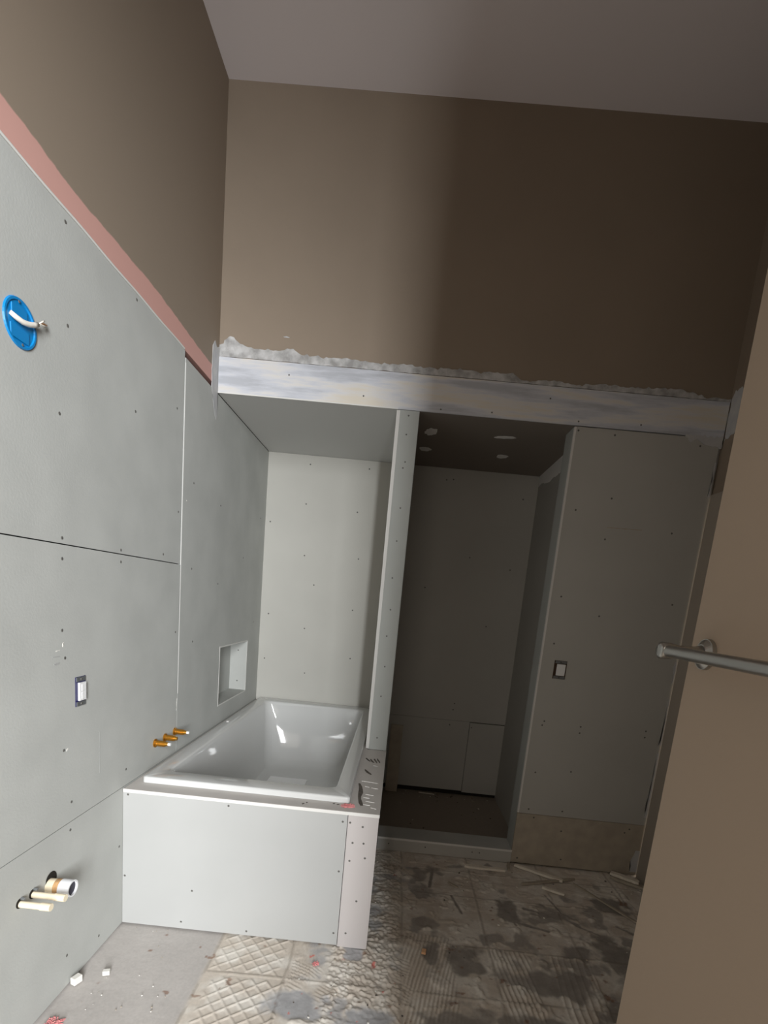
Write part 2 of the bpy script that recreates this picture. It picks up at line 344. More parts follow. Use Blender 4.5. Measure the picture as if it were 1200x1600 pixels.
# ragged caulk and compound down the right corner
for k, (za, zb, ww) in enumerate(((1.76, 1.90, .006), (0.30, 0.62, .010), (0.02, 0.13, .030), (0.66, 0.88, .005), (0.95, 1.05, .006))):
    pts = rough_line([(X3-0.004-ww, za), (X3-0.002-ww, (za+zb)/2), (X3-0.004-ww*0.6, zb)], 0.02, 0.002, 20+k)
    prism('compound_patch', pts+[(XR-0.013, zb), (XR-0.013, za)], 1, Yh-0.003, Yh-0.0005, M_MUD, wrl)
# front wall with the doorway, behind the camera
JX0, JX1, JZ = 0.30, 1.135, 2.3
struct(box('wall_front', (-0.15, YF-0.13, -0.06), (JX0, YF, Zc), M_BROWN))
struct(box('wall_front', (JX1+0.02, YF-0.13, -0.06), (XR+0.15, YF, Zc), M_BROWN))
struct(box('wall_front', (JX0, YF-0.13, JZ), (JX1+0.02, YF, Zc), M_BROWN))

# ------------------------------------------------------------------ alcove and closet shell
struct(box('wall_left', (-0.134, Yh+0.012, Zb), (-0.012, Yb+0.15, Zb+0.1), M_DARK))
alc = empty('alcove_soffit'); alc['kind'] = 'structure'
bm = bmesh.new(); bm_box(bm, (0.0, Yh+0.0045, Zh), (Xp+0.03, Yb+0.012, Zh+0.012)); fin(bm, 'soffit_board', mat('alcove soffit', rgb(208, 208, 206), 0.85, 0.15), alc)
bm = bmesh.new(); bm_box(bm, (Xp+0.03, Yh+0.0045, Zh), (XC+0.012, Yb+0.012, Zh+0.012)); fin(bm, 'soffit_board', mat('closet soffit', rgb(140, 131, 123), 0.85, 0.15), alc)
alc.name = 'ceiling_alcove'
# compound dabs on the closet soffit and the taped corner
def dab(cx, cy, lx, ly, ang, seed):
    rnd = random.Random(seed); pts = []
    for i in range(26):
        t = 6.28318*i/26; r = 1+rnd.uniform(-.14, .14)
        x = lx*math.cos(t)*r; y = ly*math.sin(t)*r; a = math.radians(ang)
        pts.append((cx+x*math.cos(a)-y*math.sin(a), cy+x*math.sin(a)+y*math.cos(a)))
    return prism('compound_dab', pts, 2, Zh-0.0015, Zh+0.001, M_MUD2, alc)
dab(0.925, 0.99, .028, .05, 12, 1); dab(0.91, 1.27, .03, .035, 0, 2); dab(1.272, 0.975, .05, .016, -12, 3); dab(1.315, 1.28, .030, .03, 8, 4)
struct(box('wall_back', (-0.15, Yb+0.012, -0.06), (XR, Yb+0.15, Zh+0.012), M_DARK))
cr_ = struct(box('wall_closet', (XC, Yh+0.12, -0.06), (XC+0.1, Yb+0.012, Zh), M_DRY)); cr_.name = 'wall_closet_right'
prism('compound_patch', rough_line([(0.87, Zh), (0.87, Zh-0.06), (1.1, Zh-.075), (1.4, Zh-0.08), (1.55, Zh-0.055), (1.60, Zh-0.06), (1.60, Zh)], 0.02, 0.003, 9), 0, XC-0.002, XC+0.001, M_MUD2, cr_)

# partition between alcove and closet, ending in the narrow post
pw = struct(box('wall_partition', (Xp+0.004, Yh+0.012, HD+0.0005), (Wd-0.002, Yb+0.01, Zh), M_DRY))
strip = box('end_strip', (Xp+0.009, Yh, HD+0.0012), (Wd, Yh+0.012, Zh-0.001), M_DRYG, pw, bevel=0.001)
prism('edge_bead', [(Xp-0.004, Yh+0.0015), (Xp+0.0105, Yh-0.0015), (Xp+0.0105, Yh+0.012), (Xp-0.004, Yh+0.012)], 2, HD+0.004, Zh-0.003, M_EDGE, pw)
for z in (1.975, 1.90, 1.79, 1.765, 1.60, 1.46, 1.30, 1.16, 1.04, 0.90, 0.76, 0.56):
    screw(strip, (Xp+0.05+random.uniform(-.006, .006), Yh, z), 1, -1, 0.0036)

# ------------------------------------------------------------------ left wall boards
def board_x0(name, polys, label, screws, cat='board', m=M_BOARD):
    """polys: list of (ya,za,yb,zb) pieces joined as one board, face at x=0"""
    bm = bmesh.new()
    for (ya, za, yb, zb) in polys: bm_box(bm, (-0.012, ya, za), (0, yb, zb))
    o = fin(bm, name, m); tag(o, label, cat)
    for (y, z) in screws: screw(o, (0, y, z), 0, 1, 0.0044)
    return o
bA = board_x0('backer_board', [(YF+0.002, 1.2615, 0.4045, Zb-0.001)], 'large grey backer board high on the left wall, holding the round blue box',
              [(-0.267, 1.990), (0.061, 1.998), (-0.263, 1.773), (-0.298, 1.565), (0.06, 1.691), (-0.295, 1.275), (-0.019, 1.272), (0.263, 1.285), (-0.49, 1.60), (0.35, 1.80), (0.38, 1.45)])
bB = board_x0('backer_board', [(YF+0.002, 0.505, 0.4105, 1.2585)], 'grey backer board at mid height on left wall, with the boxed device and brass valves',
              [(-0.296, 1.224), (-0.019, 1.237), (-0.30, 1.043), (-0.27, 0.561), (-0.30, 0.72), (0.38, 1.0), (-0.29, 0.97), (0.02, 0.56)])
bC = board_x0('backer_board', [(YF+0.002, 0.004, Yb, 0.5025)], 'grey backer board low on the left wall beside the tub front, pierced by pipes',
              [(-0.277, 0.480), (-0.02, 0.30), (-0.30, 0.10), (-0.14, 0.05)])
ny0, ny1, nz0, nz1 = 0.895, 1.349, 0.604, 0.893
bD = board_x0('backer_board', [(0.4125, 0.505, ny0, Zh-0.004), (ny1, 0.505, Yb, Zh-0.004), (ny0, 0.505, ny1, nz0), (ny0, nz1, ny1, Zh-0.004)], 'grey backer board on left wall inside the tub alcove, with a cut-out niche',
              [(0.517, 1.582), (0.829, 1.552), (0.52, 1.25), (0.83, 1.20), (0.55, 0.95), (1.2, 1.35), (1.45, 1.0), (1.5, 1.6)])
# white paper edge along the top of boards and beside the joint
eb = bmesh.new(); bm_tube(eb, [(0.0005, y, Zb+0.0005+0.001*math.sin(y*23)) for y in np.linspace(YF+0.01, 0.395, 60)], 0.0035, 6); fin(eb, 'paper_edge', M_EDGE, bA)
eb = bmesh.new(); bm_box(eb, (0, 0.4125, 0.75), (0.0008, 0.416, Zh-0.02)); fin(eb, 'paper_edge', M_EDGE, bD)
# second-rate joint flecks
for (y, z, ly, lz) in ((-0.335, 0.955, .022, .006), (-0.30, 1.0, .004, .012), (-0.325, 0.99, .012, .003), (-0.29, 0.715, .007, .007), (0.404, 0.68, .003, .05), (0.45, 1.50, .003, .006)):
    prism('compound_fleck', rough_line([(y, z), (y+ly, z+lz*.3), (y+ly, z+lz), (y, z+lz*.7), (y, z)], 0.003, 0.0008, int(abs(y)*1000))[:-1], 0, 0, 0.0008, M_CHIP if ly < .02 else M_SMEARG, bD if y > .42 else bB)
# pencil scratch below the device box
for (y, za, zb_) in ((-0.135, 0.60, 0.73), (-0.34, 0.975, 0.978)):
    bm = bmesh.new(); bm_box(bm, (0, y, za), (0.0004, y+(0.0018 if zb_-za > .01 else .03), zb_)); fin(bm, 'scratch_mark', M_SMEARG, bB)
# niche box let into the board
nb = bmesh.new(); dz = 0.095; t = 0.006
for a, b in (((-dz-t, ny0-t, nz0-t), (-dz, ny1+t, nz1+t)), ((-dz, ny0-t, nz0-t), (-0.0122, ny1+t, nz0)), ((-dz, ny0-t, nz1), (-0.0122, ny1+t, nz1+t)), ((-dz, ny0-t, nz0), (-0.0122, ny0, nz1)), ((-dz, ny1, nz0), (-0.0122, ny1+t, nz1))):
    bm_box(nb, a, b)
nich = fin(nb, 'niche_box', M_BOARD, bD)
nf = bmesh.new(); e = 0.006
for a, b in (((ny0-e, nz0-e), (ny1+e, nz0)), ((ny0-e, nz1), (ny1+e, nz1+e)), ((ny0-e, nz0), (ny0, nz1)), ((ny1, nz0), (ny1+e, nz1))):
    bm_box(nf, (0.0, a[0], a[1]), (0.0012, b[0], b[1]))
fin(nf, 'niche_rim', M_EDGE, bD)
for z in (0.655, 0.835): screw(nich, (-0.05, ny1-0.0005, z), 1, -1, 0.004)

# round blue ceiling-style box with cable
def round_box():
    c = Vector((0, -0.4245, 1.700)); r = 0.0475
    t = empty('junction_box', (0.0, c.y, c.z)); tag(t, 'round blue plastic electrical box set in the upper left wall board', 'electrical box')
    bm = bmesh.new(); n = 40
    prof = [(0.001, r+0.001), (0.003, r-0.001), (0.003, r-0.004), (-0.004, r-0.007), (-0.010, r-0.009), (-0.0105, 0.001)]
    prof = [(0.0, r+0.001), (0.0035, r-0.0005), (0.0035, r-0.005), (0.0008, r-0.0065), (0.0006, 0.0005)]
    rings = [[bm.verts.new((x, rr*math.cos(6.28318*i/n), rr*math.sin(6.28318*i/n))) for i in range(n)] for x, rr in prof]
    for a, b in zip(rings, rings[1:]):
        for i in range(n): bm.faces.new((a[i], a[(i+1) % n], b[(i+1) % n], b[i]))
    bm.faces.new(rings[-1])
    fin(bm, 'cover', M_BLUE, t, smooth=False)
    bm = bmesh.new()
    bm_box(bm, (0.0005, -0.030, -0.034), (0.0035, 0.024, -0.009)); bm_box(bm, (0.0005, -0.026, 0.012), (0.0035, 0.020, 0.030))
    fin(bm, 'raised_boss', M_BLUE, t, bevel=0.0012)
    for (y, z) in ((-0.004, 0.040), (0.003, -0.040)): screw(t, (0.0036, y, z), 0, 1, 0.003)
    # flat cable slung across the cover and out past the rim
    cab = empty('wire_cable', (0.0, c.y, c.z)); tag(cab, 'white cable crossing the blue box and poking out to the right', 'cable')
    bm = bmesh.new()
    pts = [(0.004, -0.032, 0.007), (0.008, -0.022, 0.003), (0.011, -0.006, 0.001), (0.012, 0.010, 0.004), (0.012, 0.026, 0.010), (0.011, 0.040, 0.018)]
    bm_tube(bm, pts, [0.0045, 0.0055, 0.0055, 0.0055, 0.0055, 0.005], 10); fin(bm, 'sheath', M_CABLE, cab, smooth=True)
    for dy, dz_, m_ in ((0.026, 0.010, M_COPPER), (0.022, 0.004, M_CABLE), (0.018, 0.014, M_CABLE)):
        bm = bmesh.new(); bm_tube(bm, [(0.011, 0.039, 0.017), (0.014, 0.046, 0.020+dz_*.3), (0.012, 0.046+dy*.6, 0.021+dz_*.8), (0.008, 0.048+dy, 0.019+dz_*1.3)], 0.0018, 8); fin(bm, 'conductor', m_, cab, smooth=True)
round_box()

# rectangular device boxes (left wall faces +x, right panel faces -y)
def device_box(y0, y1, z0, z1, t, fn, pocket, paddle, groove=True):
    """fn maps (u,v,w): u across, v up, w out of the wall"""
    def bx(name, a, b, m, par=t, bev=0.0):
        bm = bmesh.new(); bm_box(bm, a, b)
        for v in bm.verts: v.co = fn(*v.co)
        return fin(bm, name, m, par, bevel=bev)
    W, H = y1-y0, z1-z0
    bx('box_rim', (0, 0, -0.001), (W, H, 0.0008), pocket)
    for za in (0, H-0.014):
        s = bx('mounting_strap', (0.004, za+0.001, 0.0008), (W-0.003, za+0.013, 0.003), M_STEEL)
        sm = bmesh.new(); bm_cyl(sm, (W/2, za+0.007, 0.003), (W/2, za+0.007, 0.005), 0.0035, 0.003, 12)
        for v in sm.verts: v.co = fn(*v.co)
        fin(sm, 'strap_screw', M_SCREW, s)
    p = bx('switch_body', (W*.22, 0.016, 0.0008), (W*.90, H-0.016, 0.007), paddle, bev=0.0012)
    if groove:
        for (za, zb_) in ((0.021, 0.040), (H-0.040, H-0.021)): bx('outlet_face', (W*.40, za, 0.007), (W*.82, zb_, 0.0085), paddle, p, 0.0008)
t = empty('outlet_box', (0, 0, 0)); tag(t, 'uncovered white outlet in a navy wall box on the left wall board', 'outlet')
device_box(-0.249, -0.203, 0.829, 0.912, t, lambda u, v, w: Vector((w, -0.249+u, 0.829+v)), M_NAVY, M_WHITEP)
t = empty('switch_box', (0, 0, 0)); tag(t, 'uncovered white switch in a dark wall box on the panel right of the closet', 'switch')
device_box(1.585, 1.642, 0.922, 1.006, t, lambda u, v, w: Vector((1.585+u, Yh-w, 0.922+v)), M_STAIN, M_WHITEP, False)

# brass valve stubs
for k, (y, z, lb) in enumerate(((0.224, 0.594, 'brass tub valve stub on left wall, nearest of three in a row'), (0.305, 0.594, 'brass tub valve stub on left wall, middle of three in a row'), (0.393, 0.596, 'brass tub valve stub on left wall, farthest of three, beside the tub rim'))):
    t = empty('valve_stub', (0, y, z)); tag(t, lb, 'valve', 'brass valve stubs above the tub')
    bm = bmesh.new(); bm_cyl(bm, (0, 0, 0), (0.004, 0, 0), 0.016, 0.016, 20); bm_cyl(bm, (0.004, 0, 0), (0.010, 0, 0), 0.0125, 0.0125, 6); fin(bm, 'flange', M_BRASS, t)
    bm = bmesh.new(); bm_cyl(bm, (0.010, 0, 0), (0.040, 0, 0), 0.010, 0.010, 20)
    for q in range(5): bm_cyl(bm, (0.014+q*0.005, 0, 0), (0.0165+q*0.005, 0, 0), 0.0112, 0.0112, 20)
    fin(bm, 'threaded_body', M_BRASS, t)
    bm = bmesh.new(); bm_cyl(bm, (0.040, 0, 0), (0.050, 0, 0), 0.0085, 0.007, 12); fin(bm, 'stem_nut', M_BRASS, t)
    if k != 1:
        bm = bmesh.new(); bm_cyl(bm, (0.050, 0, 0), (0.060, 0, 0), 0.0055, 0.0055, 10); fin(bm, 'white_tip', M_WHITEP, t)

# drain and supply pipes through the low board
def ring_cyl(bm, p0, p1, ro, ri, n=28):
    bm_cyl(bm, p0, p1, ro, ro, n, caps=False); bm_cyl(bm, p0, p1, ri, ri, n, caps=False)
    # end annulus
    p0, p1 = Vector(p0), Vector(p1); ax = (p1-p0).normalized(); tt = Vector((0, 0, 1)); u = ax.cross(tt).normalized(); v = ax.cross(u)
    A = [bm.verts.new(p1+ro*(math.cos(6.28318*i/n)*u+math.sin(6.28318*i/n)*v)) for i in range(n)]
    B = [bm.verts.new(p1+ri*(math.cos(6.28318*i/n)*u+math.sin(6.28318*i/n)*v)) for i in range(n)]
    for i in range(n): bm.faces.new((A[i], A[(i+1) % n], B[(i+1) % n], B[i]))
t = empty('drain_pipe', (0, -0.367, 0.361)); tag(t, 'stubby open white waste pipe with brown glue, sticking out of low wall board', 'pipe')
bm = bmesh.new(); ring_cyl(bm, (0, 0, 0), (0.040, 0, 0), 0.0205, 0.0175); fin(bm, 'inner_pipe', M_CREAM, t, smooth=False)
bm = bmesh.new(); bm_cyl(bm, (0.020, 0, 0), (0.0405, 0, 0), 0.0215, 0.0215, 28, caps=False); fin(bm, 'glue_band', M_GLUE, t)
bm = bmesh.new(); ring_cyl(bm, (0.034, 0, 0), (0.064, 0, 0), 0.0225, 0.0185); bm_cyl(bm, (0.04, 0, 0), (0.041, 0, 0), 0.0187); cp_ = fin(bm, 'coupling', M_PVC, t)
bm = bmesh.new(); bm_cyl(bm, (0.058, 0, 0), (0.0585, 0, 0), 0.0184); fin(bm, 'bore_shade', mat('dark bore', rgb(62, 60, 72), 0.6, 0.2), cp_)  # dark disc in the coupling paints the shade inside the open pipe
bm = bmesh.new(); bm_cyl(bm, (0, 0.006, 0.015), (0.0008, 0.006, 0.015), 0.0195, 0.0225, 24); fin(bm, 'hole_shade_disc', M_DARK, t)  # flat dark disc on the board paints the shade of the cut-out
for (y, z, L, lb) in ((-0.475, 0.3755, 0.078, 'thin cream supply pipe stub, nearest the photograph’s left edge'), (-0.430, 0.374, 0.085, 'thin cream supply pipe stub between the open waste pipe and the nearer stub')):
    lb = lb.replace('’', "'")
    t = empty('supply_pipe', (0, y, z)); tag(t, lb, 'pipe', 'cream supply pipe stubs')
    bm = bmesh.new(); bm_cyl(bm, (0, 0, 0), (L*.7, 0, 0), 0.0082, 0.0082, 20); fin(bm, 'pipe_body', M_CREAM, t, smooth=False)
    bm = bmesh.new(); bm_cyl(bm, (L*.68, 0, 0), (L, 0, 0), 0.0098, 0.0094, 20); fin(bm, 'end_cap', M_CREAM, t)
    bm = bmesh.new(); bm_cyl(bm, (0, -0.002, 0.003), (0.0008, -0.002, 0.003), 0.0125, 0.0125, 24); fin(bm, 'hole_shade_disc', M_DARK, t)  # dark disc stands in for shade around the stub
    bm = bmesh.new(); bm_cyl(bm, (0.0008, 0.004, 0.013), (0.010, 0.004, 0.013), 0.004, 0.004, 10); fin(bm, 'clip', M_STEEL, t)

# ------------------------------------------------------------------ tub surround
ts = empty('tub_surround', (0, 0, 0)); tag(ts, 'boxed drywall surround under and around the white bathtub', 'tub surround')
XS = 0.760
fp = box('front_panel', (0.0008, 0.0, 0.004), (XS-0.0018, 0.012, HD-0.0125), mat('front drywall', rgb(170, 170, 168), 0.8, 0.2, var=0.02, scale=4), ts, bevel=0.0008)
cs = box('corner_panel', (XS, -0.001, 0.0), (Wd, 0.012, HD-0.0125), mat('pinkish drywall offcut', rgb(186, 180, 178), 0.8, 0.2), ts, bevel=0.0008)
sd = box('side_panel', (Wd-0.012, 0.0122, 0.0), (Wd, Yb, HD-0.0125), M_DRYG, ts, bevel=0.0008)
bmx = bmesh.new()
bm_box(bmx, (0.003, -0.002, HD-0.012), (Wd, 0.095, HD)); bm_box(bmx, (0.73, 0.095, HD-0.012), (Wd, Yh, HD))
bm_box(bmx, (0.73, Yh, HD-0.012), (Xp+0.004, Yb, HD)); bm_box(bmx, (0.003, 0.095, HD-0.012), (0.05, Yb, HD)); bm_box(bmx, (0.05, 1.54, HD-0.012), (0.73, Yb, HD))
dk = fin(bmx, 'deck', mat('deck board', rgb(200, 195, 190), 0.75, 0.25, var=0.04, scale=9), ts)
box('deck_edge', (0.003, -0.0032, HD-0.0115), (Wd, -0.002, HD-0.0005), M_EDGE, ts)
box('deck_edge', (Wd, -0.0032, HD-0.0115), (Wd+0.0012, Yh, HD-0.0005), M_EDGE, ts)
for (x, z) in ((0.018, 0.480), (0.358, 0.476), (0.743, 0.462), (0.009, 0.183), (0.744, 0.282), (0.244, 0.152), (0.209, 0.03), (0.44, 0.02), (0.744, 0.049)):
    screw(fp, (x, 0, z), 1, -1, 0.0038)
for (x, z) in ((0.768, 0.462), (0.811, 0.451), (0.782, 0.391), (0.819, 0.392), (0.777, 0.325), (0.828, 0.340), (0.813, 0.179), (0.786, 0.054)):
    screw(cs, (x, -0.001, z), 1, -1, 0.0038)
# knife-marked compound ridges and dark adhesive on the deck
def smear(par, name, pts, wd, z, m, hgt=0.0012, seed=1):
    rnd = random.Random(seed); L = []; Rr = []
    for i, p in enumerate(pts):
        a = pts[max(i-1, 0)]; b = pts[min(i+1, len(pts)-1)]; dx, dy = b[0]-a[0], b[1]-a[1]; l = math.hypot(dx, dy) or 1
        k = wd*(0.4+0.6*math.sin(math.pi*(i+.5)/len(pts)))*rnd.uniform(.7, 1.2)
        L.append((p[0]-dy/l*k, p[1]+dx/l*k)); Rr.append((p[0]+dy/l*k, p[1]-dx/l*k))
    return prism(name, L+Rr[::-1], 2, z-0.0002, z+hgt, m, par)
def seg(a, b, n=5, j=0.0015, seed=1):
    rnd = random.Random(seed); return [(a[0]+(b[0]-a[0])*i/n+rnd.gauss(0, j), a[1]+(b[1]-a[1])*i/n+rnd.gauss(0, j)) for i in range(n+1)]
smear(dk, 'adhesive_smear', seg((0.795, 0.055), (0.778, 0.27), 7, .003), 0.008, HD, M_SMEAR, seed=2)
smear(dk, 'adhesive_smear', seg((0.783, 0.44), (0.812, 0.385), 5, .001), 0.006, HD, M_SMEAR, seed=3)
for k, (a, b) in enumerate((((0.785, 0.585), (0.80, 0.555)), ((0.797, 0.59), (0.815, 0.545)), ((0.812, 0.60), (0.83, 0.545)), ((0.828, 0.605), (0.84, 0.55)), ((0.778, 0.60), (0.788, 0.57)))):
    smear(dk, 'adhesive_smear', seg(a, b, 4, .001, k), 0.004, HD, M_SMEAR, seed=4+k)
for k, (x, y, l) in enumerate(((0.80, 0.30, .04), (0.83, 0.295, .03), (0.805, 0.245, .02), (0.835, 0.235, .025), (0.82, 0.165, .03), (0.81, 0.135, .02), (0.815, 0.07, .025), (0.825, 0.10, .03), (0.84, 0.045, .02), (0.825, 0.50, .02))):
    smear(dk, 'compound_ridge', seg((x-l/2, y+.002), (x+l/2, y-.003), 4, .0008, k), 0.0014, HD, M_EDGE, 0.0018, seed=30+k)
for k, (x, y) in enumerate(((0.60, 0.022), (0.61, 0.035), (0.70, 0.05), (0.715, 0.045))): smear(dk, 'adhesive_smear', seg((x, y), (x+.006, y+.006), 3, .0008, k), 0.003, HD, M_SMEAR, seed=50+k)
# pink insulation fluff on the deck corner
def tuft(name, c, r, m, seed, n=60):
    rnd = random.Random(seed); bm = bmesh.new()
    for i in range(n):
        a = rnd.uniform(0, 6.28); rr = r*math.sqrt(rnd.random()); x, y = c[0]+rr*math.cos(a), c[1]+rr*0.7*math.sin(a); d = rnd.uniform(0, 6.28); l = rnd.uniform(.3, .8)*r
        z = c[2]+0.0012
        bm_tube(bm, [(x, y, z), (x+l*.5*math.cos(d), y+l*.5*math.sin(d), z+rnd.uniform(.001, .005)), (x+l*math.cos(d+.6), y+l*math.sin(d+.6), z)], 0.0012, 5)
    return fin(bm, name, m)
tag(tuft('insulation_tuft', (0.752, 0.042, HD), 0.020, M_PINKF, 1), 'tuft of pink insulation fibre on the front corner of tub deck', 'insulation')

# ------------------------------------------------------------------ bathtub
def rrect(x0, x1, y0, y1, r, z, n=8):
    pts = []
    for cx, cy, a0 in ((x1-r, y1-r, 0), (x0+r, y1-r, 90), (x0+r, y0+r, 180), (x1-r, y0+r, 270)):
        for i in range(n+1):
            a = math.radians(a0+90*i/n); pts.append((cx+r*math.cos(a), cy+r*math.sin(a), z))
    return pts
def bathtub():
    t = empty('bathtub', (0.39, 0.83, HD)); tag(t, 'white rectangular drop-in bathtub set in the drywall surround', 'bathtub')
    tx0, tx1, ty0, ty1, zt = 0.032, 0.756, 0.066, 1.590, 0.5225
    bm = bmesh.new()
    prof = [rrect(tx0, tx1, ty0, ty1, .012, HD+0.0008), rrect(tx0, tx1, ty0, ty1, .012, zt-.004), rrect(tx0+.004, tx1-.004, ty0+.004, ty1-.004, .012, zt),
            rrect(tx0+.050, tx1-.050, ty0+.075, ty1-.085, .035, zt), rrect(tx0+.058, tx1-.058, ty0+.083, ty1-.095, .035, zt-.004),
            rrect(tx0+.064, tx1-.062, ty0+.090, ty1-.105, .040, zt-.020),
            rrect(tx0+.078, tx1-.070, ty0+.098, ty1-.130, .055, zt-.120), rrect(tx0+.092, tx1-.080, ty0+.106, ty1-.160, .07, zt-.240),
            rrect(tx0+.105, tx1-.092, ty0+.118, ty1-.200, .08, zt-.335), rrect(tx0+.125, tx1-.112, ty0+.140, ty1-.240, .08, zt-.368), rrect(tx0+.165, tx1-.15, ty0+.18, ty1-.30, .08, zt-.378)]
    def dens(pr):
        out = []
        for a, b in zip(pr, pr[1:]+pr[:1]):
            L = math.hypot(b[0]-a[0], b[1]-a[1]); k = 12 if L > .2 else 1
            for q in range(k): out.append(tuple(a[c]+(b[c]-a[c])*q/k for c in range(3)))
        return out
    prof = [dens(pr) for pr in prof]
    def bow(p, j):   # the far end of the basin is gently bowed
        d = min(1, max(0, (zt-0.012-p[2])/0.06)); y = p[1]+0.06*d*(1-((p[0]-0.394)/0.32)**2)*ss(1.0, 1.35, np.array(p[1]))
        return (p[0], float(y), p[2])
    rings = [[bm.verts.new(bow(p, j)) for p in pr] for j, pr in enumerate(prof)]; n = len(rings[0])
    for a, b in zip(rings, rings[1:]):
        for i in range(n): bm.faces.new((a[i], a[(i+1) % n], b[(i+1) % n], b[i]))
    bm.faces.new(rings[-1])
    for v in bm.verts: v.co -= Vector((0.39, 0.83, HD))
    o = fin(bm, 'tub_shell', M_TUB, t, smooth=True)
    md = o.modifiers.new('bevel', 'BEVEL'); md.width = 0.002; md.segments = 2; md.limit_method = 'ANGLE'; md.angle_limit = math.radians(40)
    zf = zt-.378
    bm = bmesh.new(); bm_cyl(bm, (0, -0.50, zf-HD), (0, -0.50, zf-HD+0.003), 0.032, 0.029, 28); fin(bm, 'drain', M_NICKEL, t)
    return zf
zf = bathtub()
sh = box('protective_sheet', (0.215, 1.02, zf+0.0005), (0.43, 1.20, zf+0.003), mat('white sheet', rgb(246, 246, 246), 0.5, 0.3), bevel=0.0008); tag(sh, 'white square protective sheet lying on the bathtub bottom', 'sheet')
bm = bmesh.new(); bm_box(bm, (0.305, 1.075, zf+0.003), (0.33, 1.095, zf+0.0034)); fin(bm, 'printed_mark', M_SMEARG, sh)
ch = box('drywall_chip', (0.047, 0.895, 0.523), (0.058, 0.915, 0.527), M_EDGE); ch.rotation_euler = (0, 0, 0); tag(ch, 'small white chip on the left rim of the bathtub', 'chip')

# ------------------------------------------------------------------ alcove back board
ab = box('drywall_sheet', (0.0, Yb, 0.5005), (Xp+0.004, Yb+0.0115, Zh-0.001), mat('alcove drywall', rgb(190, 188, 181), 0.8, 0.2, var=0.015, scale=5)); tag(ab, 'pale drywall sheet on the back wall above the tub end', 'drywall')
for (x, z) in ((0.25, 1.945), (0.60, 1.95), (0.24, 1.72), (0.55, 1.70), (0.03, 1.60), (0.58, 1.43), (0.25, 1.42), (0.32, 1.25), (0.05, 1.05), (0.57, 1.12), (0.28, 0.98), (0.04, 0.77), (0.30, 0.70), (0.58, 0.82)):
    screw(ab, (x, Yb, z), 1, -1, 0.0044)

# ------------------------------------------------------------------ closet
cb = box('drywall_sheet', (Wd-0.002, Yb, 0.492), (XC, Yb+0.0115, Zh-0.001), M_DRY); tag(cb, 'tall dim drywall sheet on the back wall of the closet', 'drywall')
for (x, z) in ((1.06, 1.93), (1.10, 1.935), (1.52, 1.86), (1.25, 1.50), (1.0, 1.30), (1.40, 1.10), (1.26, 0.56), (1.265, 0.60), (1.5, 1.45)): screw(cb, (x, Yb, z), 1, -1, 0.0042)
cb2 = box('drywall_sheet', (Wd-0.002, Yb, 0.028), (1.3755, Yb+0.0115, 0.4905), M_DRY); tag(cb2, 'low drywall strip at the closet back, left of the vertical seam', 'drywall')
cb3 = box('drywall_sheet', (1.3785, Yb-0.001, 0.020), (XC-0.001, Yb+0.0115, 0.487), M_DRY); tag(cb3, 'low drywall patch at the closet back, right of the vertical seam', 'drywall')
screw(cb3, (1.39, Yb-0.001, 0.455), 1, -1, 0.004); screw(cb2, (1.25, Yb, 0.46), 1, -1, 0.004)
of = box('drywall_offcut', (-0.038, -0.006, 0), (0.038, 0.006, 0.43), M_SCRAP, bevel=0.001); of.location = (0.918, Yb-0.058, 0.001); of.rotation_euler = (math.radians(-6.3), 0, 0)
tag(of, 'narrow drywall offcut leaning upright at the left of the closet back', 'drywall offcut')

# raised curb across the closet opening
cu = empty('closet_curb', (0, 0, 0)); tag(cu, 'low drywall curb across the floor of the closet opening', 'curb')
CF = box('front_face', (Wd+0.002, Yh, 0.0), (X2, Yh+0.012, 0.0575), M_DRY, cu, bevel=0.0008)
box('curb_top', (Wd+0.002, Yh-0.002, 0.0575), (X2-0.001, Yh+0.125, 0.0685), M_BOARD, cu, bevel=0.001)
box('curb_edge', (Wd+0.002, Yh-0.0035, 0.0585), (X2, Yh-0.002, 0.068), M_EDGE, cu)
for x in (0.92, 1.10, 1.33, 1.365): screw(CF, (x, Yh, 0.035), 1, -1, 0.0034)

# drywall face right of the closet, over the stud wall and its jamb
struct(box('wall_closet_front', (X2+0.006, Yh+0.0125, 0.0), (XR, Yh+0.12, Zh+0.0995), M_DRY))
struct(box('ceiling_leak_cover', (-0.15, Yh+0.131, Zh+0.102), (XR+0.15, Yb+0.15, Zh+0.14), M_DARK))  # unseen cover slab, added to stop outside light leaking in behind the header
jb = struct(box('trim_2', (X2, Yh+0.012, 0.0), (X2+0.006, Yh+0.125, Zh-0.0005), M_DRYG))
ru = box('drywall_sheet', (X2, Yh, 0.262), (X3-0.002, Yh+0.012, Zh-0.0035), M_DRY, bevel=0.0008); tag(ru, 'tall drywall sheet right of the closet opening, holding the switch box', 'drywall')
rl = box('drywall_sheet', (X2, Yh-0.0005, 0.006), (X3-0.002, Yh+0.012, 0.2605), M_SCRAP, bevel=0.0008); tag(rl, 'low drywall sheet right of the closet curb, touching the floor', 'drywall')
box('edge_bead', (X2-0.0015, Yh-0.0015, 0.264), (X2+0.006, Yh+0.012, Zh-0.006), M_EDGE, ru)
for (x, z) in ((1.536, 1.978), (1.69, 1.972), (2.05, 1.96), (1.575, 1.66), (1.72, 1.72), (1.72, 1.55), (1.57, 1.29), (1.75, 1.22), (2.0, 1.60), (1.58, 0.72), (1.75, 0.71), (1.75, 0.68), (1.573, 0.70), (2.05, 0.69), (2.05, 0.72), (1.74, 0.49), (1.575, 0.47), (1.73, 0.29), (1.57, 0.285), (1.57, 1.08), (2.06, 1.30)):
    screw(ru, (x, Yh, z), 1, -1, 0.0042)
